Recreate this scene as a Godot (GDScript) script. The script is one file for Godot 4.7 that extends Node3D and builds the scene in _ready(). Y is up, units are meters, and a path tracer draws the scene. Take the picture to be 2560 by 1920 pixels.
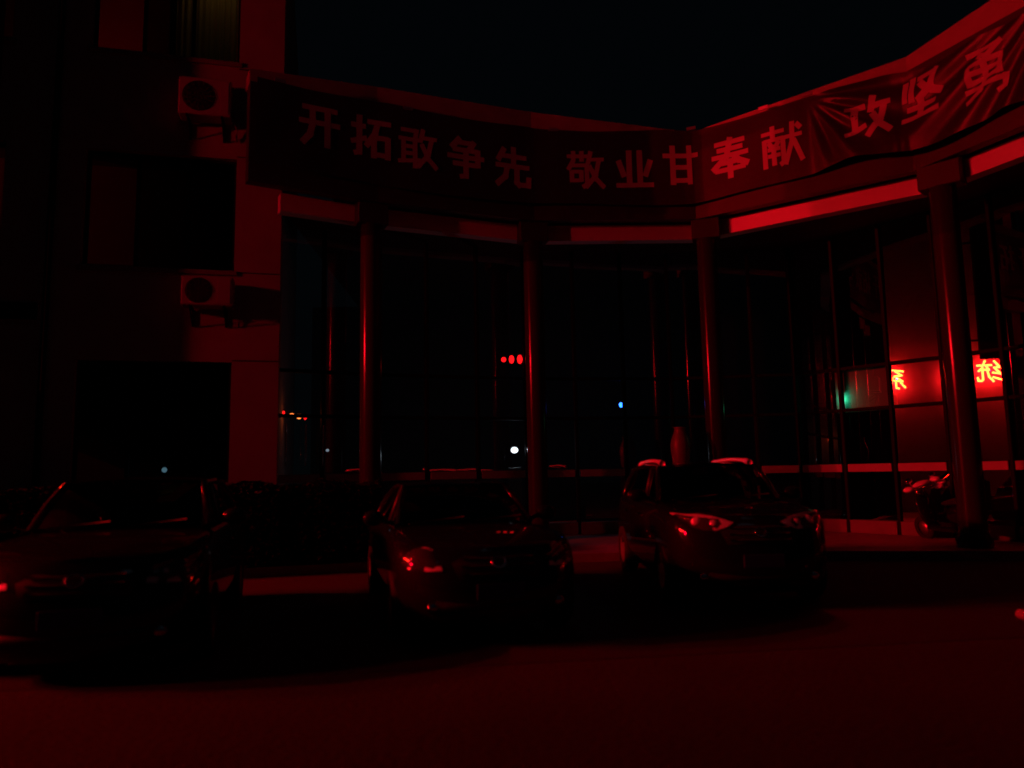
extends Node3D
# A courtyard at night, lit only by a red sign on a wing wall to the left of the camera.

var used := {}
var mats := {}
var white_tex: ImageTexture
const V := [Vector2(-4.9, 13.2), Vector2(-2.75, 14.4), Vector2(0.45, 15.7), Vector2(4.15, 15.8), Vector2(7.74, 13.25), Vector2(8.9, 10.7), Vector2(9.1, 8.2)]
const G := [Vector2(-4.75, 14.35), Vector2(-2.9, 15.4), Vector2(0.3, 16.6), Vector2(3.7, 17.1), Vector2(6.46, 16.75), Vector2(8.463, 14.42), Vector2(9.07, 13.525), Vector2(9.9, 11.9), Vector2(10.4, 9.9)]
var F: Array = []
var FL: Array = []

# ------------------------------------------------------------------ helpers
func w(x: float, y: float, d: float) -> Vector3:
	return Vector3(x, y, -d)

func lin(r: float, g: float, b: float, a := 1.0) -> Color:
	var c := Color(r, g, b).linear_to_srgb()
	c.a = a
	return c

func numbered(called: String) -> String:
	if not used.has(called):
		used[called] = 0
		return called
	used[called] += 1
	return "%s_%03d" % [called, used[called]]

func thing(called: String, label: String, category: String, at := Vector3.ZERO, turn := 0.0, group := "") -> Node3D:
	var o := Node3D.new()
	o.name = numbered(called)
	add_child(o, true)
	o.position = at
	o.rotation.y = turn
	tag(o, label, category, group)
	return o

func tag(o: Node, label: String, category := "", group := "") -> void:
	o.set_meta("label", label)
	if category != "":
		o.set_meta("category", category)
	if group != "":
		o.set_meta("group", group)

func new_st(smooth := false) -> SurfaceTool:
	var st := SurfaceTool.new()
	st.begin(Mesh.PRIMITIVE_TRIANGLES)
	st.set_smooth_group(0 if smooth else -1)
	return st

func obj(called: String, st: SurfaceTool, m: Material, parent: Node = null, label := "") -> MeshInstance3D:
	st.generate_normals()
	return put(called, st.commit(), m, parent, label)

func put(called: String, mesh: Mesh, m: Material, parent: Node = null, label := "") -> MeshInstance3D:
	var o := MeshInstance3D.new()
	o.mesh = mesh
	o.material_override = m
	if parent == null:
		o.name = numbered(called)
		add_child(o, true)
	else:
		o.name = called
		if parent.has_node(NodePath(called)):
			var k := 1
			while parent.has_node(NodePath("%s_%03d" % [called, k])):
				k += 1
			o.name = "%s_%03d" % [called, k]
		parent.add_child(o, true)
	if label != "":
		o.set_meta("label", label)
	return o

func struct(o: Node) -> void:
	o.set_meta("kind", "structure")

func quad(st: SurfaceTool, a: Vector3, b: Vector3, c: Vector3, d: Vector3) -> void:
	for p in [a, b, c, a, c, d]:
		st.add_vertex(p)

# a box given by its centre, size and axes, edges chamfered by ch
func box(st: SurfaceTool, c: Vector3, s: Vector3, b := Basis.IDENTITY, ch := 0.0) -> void:
	var h := s * 0.5
	if ch <= 0.0:
		var p: Array = []
		for i in 8:
			p.append(c + b * Vector3(h.x * (1 if i & 1 else -1), h.y * (1 if i & 2 else -1), h.z * (1 if i & 4 else -1)))
		quad(st, p[0], p[2], p[3], p[1])
		quad(st, p[4], p[5], p[7], p[6])
		quad(st, p[0], p[4], p[6], p[2])
		quad(st, p[1], p[3], p[7], p[5])
		quad(st, p[2], p[6], p[7], p[3])
		quad(st, p[0], p[1], p[5], p[4])
		return
	ch = minf(ch, minf(h.x, minf(h.y, h.z)) * 0.9)
	var pts := PackedVector3Array()
	for sx in [-1, 1]:
		for sy in [-1, 1]:
			for sz in [-1, 1]:
				var k := Vector3(h.x * sx, h.y * sy, h.z * sz)
				pts.append(k - Vector3(ch * sx, ch * sy, 0))
				pts.append(k - Vector3(0, ch * sy, ch * sz))
				pts.append(k - Vector3(ch * sx, 0, ch * sz))
	# faces: six big, twelve edges, eight corners; point index = corner * 3 + which (0: z face, 1: x face, 2: y face)
	var q := func(i: int, j: int, k: int, l: int) -> void:
		quad(st, c + b * pts[i], c + b * pts[j], c + b * pts[k], c + b * pts[l])
	var id := func(sx: int, sy: int, sz: int, kind: int) -> int:
		return (sx * 4 + sy * 2 + sz) * 3 + kind
	for t in [0, 1]:
		var f := [[0, 0], [1, 0], [1, 1], [0, 1]]
		if t == 0:
			f.reverse()
		f.reverse()
		q.call(id.call(f[0][0], f[0][1], t, 0), id.call(f[1][0], f[1][1], t, 0), id.call(f[2][0], f[2][1], t, 0), id.call(f[3][0], f[3][1], t, 0))
		q.call(id.call(t, f[0][0], f[0][1], 1), id.call(t, f[1][0], f[1][1], 1), id.call(t, f[2][0], f[2][1], 1), id.call(t, f[3][0], f[3][1], 1))
		q.call(id.call(f[0][1], t, f[0][0], 2), id.call(f[1][1], t, f[1][0], 2), id.call(f[2][1], t, f[2][0], 2), id.call(f[3][1], t, f[3][0], 2))
	for i in [0, 1]:
		for j in [0, 1]:
			q.call(id.call(i, j, 0, 1), id.call(i, j, 1, 1), id.call(i, j, 1, 2), id.call(i, j, 0, 2))
			q.call(id.call(i, 0, j, 0), id.call(i, 1, j, 0), id.call(i, 1, j, 1), id.call(i, 0, j, 1))
			q.call(id.call(0, i, j, 0), id.call(1, i, j, 0), id.call(1, i, j, 2), id.call(0, i, j, 2))
			for k in [0, 1]:
				for kind in [0, 1, 2]:
					st.add_vertex(c + b * pts[id.call(i, j, k, kind)])

func tube(st: SurfaceTool, path: Array, radii, n := 8, caps := true) -> void:
	var rings: Array = []
	for i in path.size():
		var t: Vector3 = (path[mini(i + 1, path.size() - 1)] - path[maxi(i - 1, 0)]).normalized()
		var side := t.cross(Vector3.UP if absf(t.y) < 0.95 else Vector3.RIGHT).normalized()
		var up := side.cross(t)
		var r: float = radii[i] if radii is Array else radii
		var ring: Array = []
		for k in n:
			var a := TAU * k / n
			ring.append(path[i] + (side * cos(a) + up * sin(a)) * r)
		rings.append(ring)
	for i in rings.size() - 1:
		for k in n:
			quad(st, rings[i][k], rings[i + 1][k], rings[i + 1][(k + 1) % n], rings[i][(k + 1) % n])
	if caps:
		for e in [0, rings.size() - 1]:
			for k in n:
				st.add_vertex(path[e])
				st.add_vertex(rings[e][(k + 1) % n] if e == 0 else rings[e][k])
				st.add_vertex(rings[e][k] if e == 0 else rings[e][(k + 1) % n])

func lathe(st: SurfaceTool, prof: Array, at: Vector3, b := Basis.IDENTITY, n := 24) -> void:
	for i in prof.size() - 1:
		for k in n:
			var a0 := TAU * k / n
			var a1 := TAU * (k + 1) / n
			var f := func(p: Vector2, a: float) -> Vector3:
				return at + b * Vector3(p.x * cos(a), p.y, p.x * sin(a))
			quad(st, f.call(prof[i], a0), f.call(prof[i + 1], a0), f.call(prof[i + 1], a1), f.call(prof[i], a1))

func ball(st: SurfaceTool, at: Vector3, r: Vector3, b := Basis.IDENTITY, n := 16) -> void:
	var m := n / 2
	var f := func(i: int, k: int) -> Vector3:
		var u := PI * i / m - PI / 2
		var a := TAU * k / n
		return at + b * (Vector3(cos(u) * cos(a), sin(u), cos(u) * sin(a)) * r)
	for i in m:
		for k in n:
			quad(st, f.call(i, k), f.call(i + 1, k), f.call(i + 1, k + 1), f.call(i, k + 1))

# a closed upright prism over a plan outline of (x, depth) points
func slab(st: SurfaceTool, outline: Array, y0: float, y1: float) -> void:
	var pv := PackedVector2Array(outline)
	var tri := Geometry2D.triangulate_polygon(pv)
	for k in range(0, tri.size(), 3):
		for y in [y0, y1]:
			for j in [0, 1, 2]:
				var p: Vector2 = pv[tri[k + j]]
				st.add_vertex(w(p.x, y, p.y))
	for i in outline.size():
		var a: Vector2 = outline[i]
		var b: Vector2 = outline[(i + 1) % outline.size()]
		quad(st, w(a.x, y0, a.y), w(b.x, y0, b.y), w(b.x, y1, b.y), w(a.x, y1, a.y))

# ------------------------------------------------------------------ materials
func noise_tex(seed_: int, freq: float, lo: Color, hi: Color, size := 512, fractal := 4) -> NoiseTexture2D:
	var n := FastNoiseLite.new()
	n.seed = seed_
	n.frequency = freq
	n.fractal_octaves = fractal
	var t := NoiseTexture2D.new()
	t.width = size
	t.height = size
	t.seamless = true
	t.noise = n
	var g := Gradient.new()
	g.set_color(0, lo)
	g.set_color(1, hi)
	t.color_ramp = g
	return t

func bump_tex(seed_: int, freq: float, strength: float) -> NoiseTexture2D:
	var n := FastNoiseLite.new()
	n.seed = seed_
	n.frequency = freq
	var t := NoiseTexture2D.new()
	t.width = 512
	t.height = 512
	t.seamless = true
	t.noise = n
	t.as_normal_map = true
	t.bump_strength = strength
	return t

func mat(key: String, r: float, g: float, b: float, rough: float, metal := 0.0) -> StandardMaterial3D:
	var m := StandardMaterial3D.new()
	m.resource_name = key
	m.albedo_color = lin(r, g, b)
	m.roughness = rough
	m.metallic = metal
	mats[key] = m
	return m

func weathered(key: String, r: float, g: float, b: float, rough: float, seed_: int, scale: float, amount: float, bump := 0.0) -> StandardMaterial3D:
	var m := mat(key, r, g, b, rough)
	m.albedo_texture = noise_tex(seed_, 0.012, lin(1 - amount, 1 - amount, 1 - amount), Color.WHITE)
	m.uv1_triplanar = true
	m.uv1_world_triplanar = true
	m.uv1_scale = Vector3.ONE * scale
	if bump > 0.0:
		m.normal_enabled = true
		m.normal_texture = bump_tex(seed_ + 7, 0.3, 6.0)
		m.normal_scale = bump
	return m

# coated glass: a share of the light is mirrored, the rest passes
func coated(key: String, share: float, tint: Color, rough := 0.0) -> StandardMaterial3D:
	var m := StandardMaterial3D.new()
	m.resource_name = key
	m.albedo_color = tint
	m.albedo_color.a = share
	m.albedo_texture = white_tex
	m.transparency = BaseMaterial3D.TRANSPARENCY_ALPHA
	m.metallic = 1.0
	m.roughness = rough
	m.cull_mode = BaseMaterial3D.CULL_DISABLED
	mats[key] = m
	return m

func glow(key: String, r: float, g: float, b: float, energy: float) -> StandardMaterial3D:
	var m := mat(key, 0.05, 0.05, 0.05, 0.5)
	m.emission_enabled = true
	m.emission = lin(r, g, b)
	m.emission_energy_multiplier = energy
	return m

func build_materials() -> void:
	var im := Image.create(2, 2, false, Image.FORMAT_RGBA8)
	im.fill(Color.WHITE)
	white_tex = ImageTexture.create_from_image(im)
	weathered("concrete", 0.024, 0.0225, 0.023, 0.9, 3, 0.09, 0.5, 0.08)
	weathered("painted_shade", 0.013, 0.013, 0.014, 0.9, 5, 0.17, 0.4, 0.12)  # near-black so that it carries the shade around the cars
	weathered("plaza", 0.27, 0.25, 0.245, 0.6, 9, 0.3, 0.3, 0.15)
	weathered("render_wall", 0.33, 0.31, 0.29, 0.85, 11, 0.21, 0.22, 0.07)
	weathered("trim", 0.2, 0.19, 0.18, 0.8, 12, 0.4, 0.3, 0.2)
	weathered("fascia", 0.05, 0.045, 0.045, 0.55, 15, 0.3, 0.35)
	weathered("white_paint", 0.8, 0.78, 0.76, 0.7, 17, 0.35, 0.06)
	weathered("sill_white", 0.33, 0.31, 0.3, 0.6, 18, 0.5, 0.12)
	weathered("coping", 0.45, 0.4, 0.33, 0.75, 19, 0.3, 0.3)
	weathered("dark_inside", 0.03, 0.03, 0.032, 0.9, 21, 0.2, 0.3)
	weathered("lobby_floor", 0.04, 0.05, 0.05, 0.35, 22, 0.3, 0.3)
	mat("column_metal", 0.025, 0.024, 0.025, 0.16)
	mats.column_metal.metallic_specular = 0.3
	mat("column_head", 0.03, 0.03, 0.03, 0.6)
	mat("frame", 0.012, 0.012, 0.013, 0.6)
	mats.frame.metallic_specular = 0.12
	mat("frame_light", 0.16, 0.16, 0.16, 0.5)
	mat("chrome", 0.75, 0.75, 0.77, 0.12, 1.0)
	mat("brushed", 0.5, 0.5, 0.52, 0.38, 0.85)
	mat("reflector", 0.85, 0.85, 0.85, 0.4, 0.35)
	mat("streak_pale", 0.88, 0.88, 0.88, 0.12)  # pale colour of the pieces that stand in for reflected streaks
	mat("rail_silver", 0.88, 0.88, 0.88, 0.3, 0.25)
	mat("leaf", 0.008, 0.03, 0.01, 0.9)
	mats.leaf.metallic_specular = 0.1
	mat("rubber", 0.012, 0.012, 0.012, 0.85)
	mat("black_plastic", 0.012, 0.012, 0.013, 0.5)
	mat("aircon_white", 0.3, 0.29, 0.28, 0.5)
	mat("aircon_dark", 0.015, 0.015, 0.015, 0.7)
	mat("vase", 0.11, 0.1, 0.1, 0.45)
	mat("blind", 0.16, 0.16, 0.155, 0.8)
	mat("plate_blue", 0.02, 0.04, 0.16, 0.4)
	mat("curtain", 0.45, 0.36, 0.2, 0.95)
	mats.curtain.backlight_enabled = true
	mats.curtain.backlight = lin(1.0, 0.82, 0.45)
	var cl := weathered("banner_cloth", 0.042, 0.008, 0.03, 0.36, 31, 1.2, 0.3, 0.25)
	cl.rim_enabled = true
	cl.rim = 0.15
	mat("banner_print", 0.5, 0.47, 0.45, 0.6)
	for c in [["paint_black", 0.006, 0.006, 0.007], ["paint_dark_grey", 0.005, 0.005, 0.006], ["paint_dark_red", 0.004, 0.003, 0.003]]:
		var p := mat(c[0], c[1], c[2], c[3], 0.6)
		p.metallic_specular = 0.15
		p.clearcoat_enabled = true
		p.clearcoat = 1.0
		p.clearcoat_roughness = 0.03
	coated("facade_glass", 0.28, lin(0.72, 0.72, 0.72))
	coated("car_glass", 0.93, lin(0.03, 0.03, 0.033))
	coated("window_glass", 0.85, lin(0.02, 0.02, 0.023))
	coated("clear_glass", 0.25, lin(0.03, 0.03, 0.03))
	var lens := StandardMaterial3D.new()
	lens.resource_name = "lens"
	lens.albedo_color = Color(1, 1, 1, 0.04)
	lens.transparency = BaseMaterial3D.TRANSPARENCY_ALPHA
	lens.roughness = 0.03
	mats.lens = lens
	glow("sign_face", 1.0, 0.022, 0.0026, 300.0)
	glow("sign_disc", 1.0, 0.0, 0.02, 260.0)
	glow("sign_side", 1.0, 0.006, 0.008, 75.0)  # case sides glow to give the red bloom round the letters
	glow("white_lamp", 0.8, 0.92, 1.0, 2.6)
	glow("dim_lamp", 0.6, 0.8, 1.0, 0.35)
	glow("warm_lamp", 1.0, 0.7, 0.35, 0.05)
	glow("pale_blue_lamp", 0.35, 0.75, 1.0, 0.9)
	glow("blue_lamp", 0.02, 0.14, 1.0, 8.0)
	glow("green_lamp", 0.1, 0.8, 0.5, 0.15)
	glow("sign_reflection", 1.0, 0.006, 0.008, 2.6)  # glow of the balls that stand in for sign reflections
	glow("sign_reflection_hot", 1.0, 0.22, 0.04, 4.0)

# ------------------------------------------------------------------ characters
func glyph(c: String) -> Array:
	var pu := [[[64, 4], [56, 34]], [[60, 24], [98, 24]], [[86, 24], [76, 64], [50, 94]], [[60, 40], [76, 72], [98, 94]]]
	match c:
		"开": return [[[10, 14], [90, 14]], [[3, 46], [97, 46]], [[33, 14], [33, 50], [27, 74], [10, 95]], [[68, 14], [68, 97]]]
		"拓": return [[[2, 26], [36, 26]], [[21, 3], [21, 86], [9, 90]], [[2, 64], [38, 52]], [[42, 13], [99, 13]], [[67, 13], [59, 40], [38, 70]], [[57, 46], [57, 94]], [[57, 48], [92, 48]], [[92, 46], [92, 94]], [[57, 87], [92, 87]]]
		"敢": return [[[8, 10], [47, 10], [43, 30]], [[2, 31], [56, 31]], [[14, 31], [14, 82]], [[43, 31], [43, 97]], [[14, 48], [43, 48]], [[14, 64], [43, 64]], [[1, 85], [56, 78]]] + pu
		"争": return [[[34, 2], [12, 26]], [[30, 12], [70, 12], [58, 30]], [[16, 30], [82, 30]], [[82, 27], [82, 67]], [[2, 47], [98, 47]], [[16, 64], [82, 64]], [[50, 30], [50, 92], [34, 95]]]
		"先": return [[[27, 6], [10, 36]], [[20, 24], [88, 24]], [[53, 2], [53, 48]], [[4, 48], [96, 48]], [[36, 48], [30, 74], [6, 95]], [[62, 48], [62, 86], [68, 92], [94, 92], [95, 73]]]
		"敬": return [[[2, 15], [56, 15]], [[18, 3], [18, 27]], [[40, 3], [40, 27]], [[17, 27], [4, 48]], [[12, 38], [53, 38]], [[53, 36], [53, 86], [42, 93]], [[13, 53], [13, 79]], [[13, 54], [38, 54]], [[38, 52], [38, 78]], [[13, 76], [38, 76]]] + pu
		"业": return [[[36, 5], [36, 90]], [[64, 5], [64, 90]], [[8, 30], [22, 68]], [[92, 30], [78, 68]], [[2, 91], [98, 91]]]
		"甘": return [[[2, 27], [98, 27]], [[27, 3], [27, 98]], [[73, 3], [73, 98]], [[27, 56], [73, 56]], [[27, 89], [73, 89]]]
		"奉": return [[[12, 12], [88, 12]], [[18, 28], [82, 28]], [[4, 44], [96, 44]], [[52, 2], [42, 44], [5, 74]], [[58, 44], [72, 60], [96, 73]], [[26, 61], [74, 61]], [[12, 78], [88, 78]], [[50, 54], [50, 99]]]
		"献": return [[[3, 16], [57, 16]], [[30, 2], [30, 32]], [[9, 31], [9, 96]], [[9, 33], [54, 33]], [[54, 31], [54, 90], [46, 94]], [[17, 55], [46, 55]], [[17, 70], [46, 70]], [[31, 46], [31, 92]], [[20, 39], [25, 48]], [[43, 39], [38, 48]], [[60, 34], [99, 34]], [[78, 3], [76, 46], [58, 96]], [[80, 44], [99, 95]], [[88, 9], [97, 20]]]
		"攻": return [[[3, 20], [44, 20]], [[23, 20], [23, 76]], [[2, 81], [47, 70]]] + pu
		"坚": return [[[12, 8], [12, 52]], [[30, 4], [30, 55]], [[43, 11], [88, 11], [74, 38], [44, 56]], [[50, 20], [68, 42], [96, 56]], [[18, 71], [82, 71]], [[50, 56], [50, 93]], [[4, 93], [96, 93]]]
		"勇": return [[[16, 7], [84, 7], [56, 24]], [[38, 15], [62, 27]], [[18, 29], [18, 66]], [[18, 30], [82, 30]], [[82, 28], [82, 66]], [[18, 46], [82, 46]], [[18, 62], [82, 62]], [[50, 30], [50, 66]], [[8, 76], [90, 76], [87, 92], [72, 97]], [[50, 64], [42, 84], [10, 99]]]
		"统": return [[[30, 4], [10, 32], [32, 34], [8, 62], [38, 56]], [[4, 90], [37, 77]], [[66, 2], [72, 14]], [[42, 22], [97, 22]], [[64, 24], [52, 43], [88, 41]], [[77, 32], [93, 48]], [[58, 50], [54, 74], [38, 95]], [[78, 48], [78, 86], [84, 92], [96, 92], [98, 77]]]
		"系": return [[[82, 4], [16, 12]], [[48, 14], [22, 32], [56, 36], [20, 60], [82, 55]], [[64, 44], [86, 64]], [[50, 58], [50, 92], [38, 95]], [[28, 68], [10, 90]], [[70, 68], [90, 90]]]
	return []

# ------------------------------------------------------------------ banner surface
func set_fascia() -> void:
	var d := 0.5
	for i in V.size():
		var ta: Vector2 = (V[maxi(i, 1)] - V[maxi(i, 1) - 1]).normalized()
		var tb: Vector2 = (V[mini(i, V.size() - 2) + 1] - V[mini(i, V.size() - 2)]).normalized()
		var na := Vector2(ta.y, -ta.x)
		var nb := Vector2(tb.y, -tb.x)
		var m := (na + nb).normalized()
		F.append(V[i] + m * d / m.dot(na))
	FL = [0.0]
	for i in F.size() - 1:
		FL.append(FL[i] + F[i].distance_to(F[i + 1]))

func along(s: float) -> Vector2:
	for i in F.size() - 1:
		if s <= FL[i + 1] or i == F.size() - 2:
			return F[i].lerp(F[i + 1], (s - FL[i]) / (FL[i + 1] - FL[i]))
	return F[0]

func fold(s: float, y: float) -> float:
	var out := 0.012 * sin(s * 2.1 + y) + 0.006 * sin(s * 5.3 - y * 3.0)
	var win := smoothstep(11.5, 12.2, s) * (1.0 - smoothstep(15.6, 16.4, s))
	if win > 0.0:
		var a := atan2(y - 8.75, s - 11.6)
		var ra := Vector2(s - 11.6, y - 8.75).length()
		var fa := exp(-pow((ra - 0.9) / 0.9, 2.0)) * sin(a * 17.0 + 0.6)
		var b := atan2(y - 9.0, s - 16.2)
		var rb := Vector2(s - 16.2, y - 9.0).length()
		var fb := exp(-pow((rb - 2.2) / 1.1, 2.0)) * sin(b * 26.0)
		var sag := exp(-pow((s - 13.0) / 1.1, 2.0)) * (1.0 - smoothstep(7.2, 8.3, y)) * 0.28
		out += win * (0.06 * fa + 0.05 * fb + sag + 0.05)
	return out

func banner_at(s: float, y: float, off := 0.0) -> Vector3:
	var p := along(s)
	var q0 := along(s - 0.22)
	var q1 := along(s + 0.22)
	p = (p * 2.0 + q0 + q1) / 4.0
	var t := (q1 - q0).normalized()
	var n := Vector2(t.y, -t.x)
	p += n * (0.05 + fold(s, y) + off)
	return w(p.x, y, p.y)

func banner_edge(s: float, top: bool) -> float:
	if top:
		return 8.84 - 0.05 * absf(sin(s * 1.05 + 0.4)) + 0.05 * sin(s * 0.4) - 0.24 * smoothstep(12.9, 14.2, s)
	return 7.17 + 0.03 * sin(s * 1.3) + 0.1 * exp(-pow((s - 12.3) / 0.5, 2.0)) - 0.08 * exp(-pow((s - 14.0) / 0.7, 2.0))

func make_banner() -> void:
	var t := thing("banner", "long dark cloth banner with thick pale characters hung along the curved fascia", "banner")
	var st := new_st(true)
	var ns := 520
	var ny := 34
	var at := func(i: int, j: int) -> Vector3:
		var s := lerpf(0.1, 17.6, float(i) / ns)
		return banner_at(s, lerpf(banner_edge(s, false), banner_edge(s, true), float(j) / ny))
	for i in ns:
		for j in ny:
			quad(st, at.call(i, j), at.call(i, j + 1), at.call(i + 1, j + 1), at.call(i + 1, j))
	obj("cloth", st, mats.banner_cloth, t)
	var text := "开拓敢争先敬业甘奉献攻坚勇"
	var where := [[1.25, 8.14], [2.25, 8.09], [3.2, 8.03], [4.22, 7.97], [5.25, 7.93], [6.87, 7.93], [7.92, 7.95], [8.93, 8.02], [10.02, 7.98], [11.07, 7.95], [12.67, 8.0], [13.68, 8.08], [14.82, 7.95]]
	for c in text.length():
		var gst := new_st(true)
		var size := 0.86
		var k := 0
		for stroke in glyph(text[c]):
			for i in stroke.size() - 1:
				var a := Vector2(stroke[i][0], stroke[i][1]) / 100.0
				var b := Vector2(stroke[i + 1][0], stroke[i + 1][1]) / 100.0
				var d := (b - a).normalized()
				var n := Vector2(-d.y, d.x)
				var flat := absf(d.y) < 0.35
				var hw := (0.058 if flat else 0.074)
				if glyph(text[c]).size() > 9:
					hw *= 0.8
				a -= d * hw * (0.9 if i > 0 else 0.25)
				b += d * hw * (0.9 if i < stroke.size() - 2 else 0.25)
				k += 1
				var m := maxi(2, int((b - a).length() * 12.0))
				var f := func(u: float, v: float) -> Vector3:
					var p := a + (b - a) * u + n * v
					return banner_at(where[c][0] + (p.x - 0.5) * size * 0.94, where[c][1] + (0.5 - p.y) * size * 1.03, 0.007 + 0.0006 * k)
				for q in m:
					for r in 2:
						quad(gst, f.call(float(q) / m, -hw + hw * r), f.call(float(q + 1) / m, -hw + hw * r), f.call(float(q + 1) / m, hw * r), f.call(float(q) / m, hw * r))
		obj("character", gst, mats.banner_print, t)
	# clips that hold the top edge
	for s in [0.5, 3.0, 6.2, 9.2, 10.76, 11.62, 15.9]:
		var cs := new_st()
		var p := banner_at(s, 8.82)
		var q := banner_at(s + 0.1, 8.82)
		var bx := (q - p).normalized()
		box(cs, p + Vector3(0, 0.02, 0), Vector3(0.2, 0.07, 0.03), Basis(bx, Vector3.UP, bx.cross(Vector3.UP)), 0.006)
		obj("clip", cs, mats.white_paint if s == 10.76 else mats.brushed, t)

# ------------------------------------------------------------------ curved building
func wall_prism(st: SurfaceTool, a: Vector2, b: Vector2, y0: float, y1: float, thick: float, y1b := -1.0) -> void:
	var t := (b - a).normalized()
	var n := Vector2(-t.y, t.x) * thick   # away from the camera
	var yb := y1 if y1b < 0 else y1b
	var p := [w(a.x, y0, a.y), w(b.x, y0, b.y), w(b.x, yb, b.y), w(a.x, y1, a.y)]
	var o := w(n.x, 0, n.y)
	quad(st, p[0], p[3], p[2], p[1])
	quad(st, p[0] + o, p[1] + o, p[2] + o, p[3] + o)
	quad(st, p[3], p[3] + o, p[2] + o, p[2])
	quad(st, p[0], p[1], p[1] + o, p[0] + o)
	quad(st, p[0], p[0] + o, p[3] + o, p[3])
	quad(st, p[1], p[2], p[2] + o, p[1] + o)

func make_curved_building() -> void:
	var t := thing("glazed_building", "dark building with a curved glass front behind round columns", "building")
	# fascia panels (each facet one), coping above, white beam face below
	var cop := [9.05, 9.3, 9.35, 8.86, 9.1, 9.33, 9.4]
	for i in V.size() - 1:
		var a: Vector2 = V[i] + (F[i] - V[i]) * 0.84
		var b: Vector2 = V[i + 1] + (F[i + 1] - V[i + 1]) * 0.84
		var st := new_st()
		wall_prism(st, a, b, 6.905, 8.78, 0.3)
		obj("fascia", st, mats.fascia, t)
		st = new_st()
		wall_prism(st, V[i] + (F[i] - V[i]) * 0.7, V[i + 1] + (F[i + 1] - V[i + 1]) * 0.7, 8.782, cop[i], 0.42, cop[i + 1])
		obj("coping", st, mats.coping, t)
		st = new_st()
		wall_prism(st, V[i] if i > 0 else V[0].lerp(V[1], 0.27), V[i + 1], 6.55, 6.9, 0.25)
		obj("beam", st, mats.white_paint, t)
		# a thin fillet under the fascia
		st = new_st()
		wall_prism(st, V[i] + (F[i] - V[i]) * 0.9, V[i + 1] + (F[i + 1] - V[i + 1]) * 0.9, 6.86, 6.985, 0.08)
		obj("drip_edge", st, mats.fascia, t)
	# ceiling of the portico and lobby, roof
	var soffit: Array = []
	for i in V.size():
		var n: Vector2 = (V[i] - F[i]).normalized()
		soffit.append((V[i] if i > 0 else V[0].lerp(V[1], 0.33)) + n * 0.28)
	soffit += [Vector2(24, 8.2), Vector2(24, 30), Vector2(-4.9, 30)]
	var so := new_st()
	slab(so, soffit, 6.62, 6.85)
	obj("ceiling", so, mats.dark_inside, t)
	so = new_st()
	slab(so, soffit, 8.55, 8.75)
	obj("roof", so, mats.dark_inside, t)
	# glazing
	var rows := [[0.42, 1.41, "lower"], [1.6, 2.7, "middle"], [2.77, 3.6, "vent"], [3.67, 6.6, "upper"]]
	var bays := [2, 3, 3, 3, 3, 1, 2, 2]
	for i in G.size() - 1:
		var n: int = bays[i]
		for k in n:
			var a: Vector2 = G[i].lerp(G[i + 1], float(k) / n)
			var b: Vector2 = G[i].lerp(G[i + 1], float(k + 1) / n)
			var dir := (b - a).normalized()
			var bas := Basis(Vector3(dir.x, 0, -dir.y), Vector3.UP, Vector3(dir.x, 0, -dir.y).cross(Vector3.UP))
			var mid := (a + b) / 2.0
			var wid := a.distance_to(b) - 0.075
			# panes lean and turn by what their casements give
			var yaw := 0.0
			var lean := deg_to_rad(-1.0)
			if i == 4:
				yaw = deg_to_rad([-6.0, -4.2, 0.28][k])
			elif i == 5:
				yaw = deg_to_rad(0.25)
			else:
				lean = deg_to_rad(0.3 * sin(k * 2.3 + i))
				yaw = deg_to_rad(0.5 * sin(k * 1.7 + i * 0.8))
			for r in rows:
				var st := new_st()
				var hgt: float = r[1] - r[0]
				quad(st, Vector3(-wid / 2, -hgt / 2, 0), Vector3(-wid / 2, hgt / 2, 0), Vector3(wid / 2, hgt / 2, 0), Vector3(wid / 2, -hgt / 2, 0))
				var pane := obj("pane", st, mats.facade_glass, t)
				pane.position = w(mid.x, (r[0] + r[1]) / 2, mid.y)
				pane.basis = bas * Basis.from_euler(Vector3(lean, yaw, 0))
			# sill board, transoms, plinth between this bay's mullions
			for bar in [["sill_board", 1.42, 1.585, 0.16, "sill_white"], ["transom", 2.7, 2.77, 0.09, "frame"], ["transom", 3.6, 3.67, 0.09, "frame"], ["plinth", 0.15, 0.42, 0.2, "trim"]]:
				var st := new_st()
				box(st, Vector3.ZERO, Vector3(wid - (0.05 if bar[0] == "sill_board" else 0.0), bar[2] - bar[1], bar[3]), Basis.IDENTITY, 0.008)
				var o := obj(bar[0], st, mats[bar[4]], t)
				o.position = w(mid.x, (bar[1] + bar[2]) / 2, mid.y)
				o.basis = bas
			var ms := new_st()
			box(ms, Vector3(0, 3.375, 0), Vector3(0.07, 6.45, 0.14), Basis.IDENTITY, 0.01)
			var mu := obj("mullion", ms, mats.frame, t)
			mu.position = w(a.x, 0, a.y)
			mu.basis = bas
	# lobby inside
	var fl := new_st()
	slab(fl, [Vector2(-4.75, 14.5), Vector2(-2.9, 15.55), Vector2(0.3, 16.75), Vector2(3.7, 17.25), Vector2(6.5, 16.95), Vector2(8.6, 14.5), Vector2(10.6, 9.9), Vector2(23, 9.9), Vector2(23, 22), Vector2(-4.75, 22)], 0.1, 0.16)
	obj("lobby_floor", fl, mats.lobby_floor, t)
	var bw := new_st()
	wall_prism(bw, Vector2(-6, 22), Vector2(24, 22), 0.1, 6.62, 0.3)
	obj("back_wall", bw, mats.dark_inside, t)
	bw = new_st()
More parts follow.
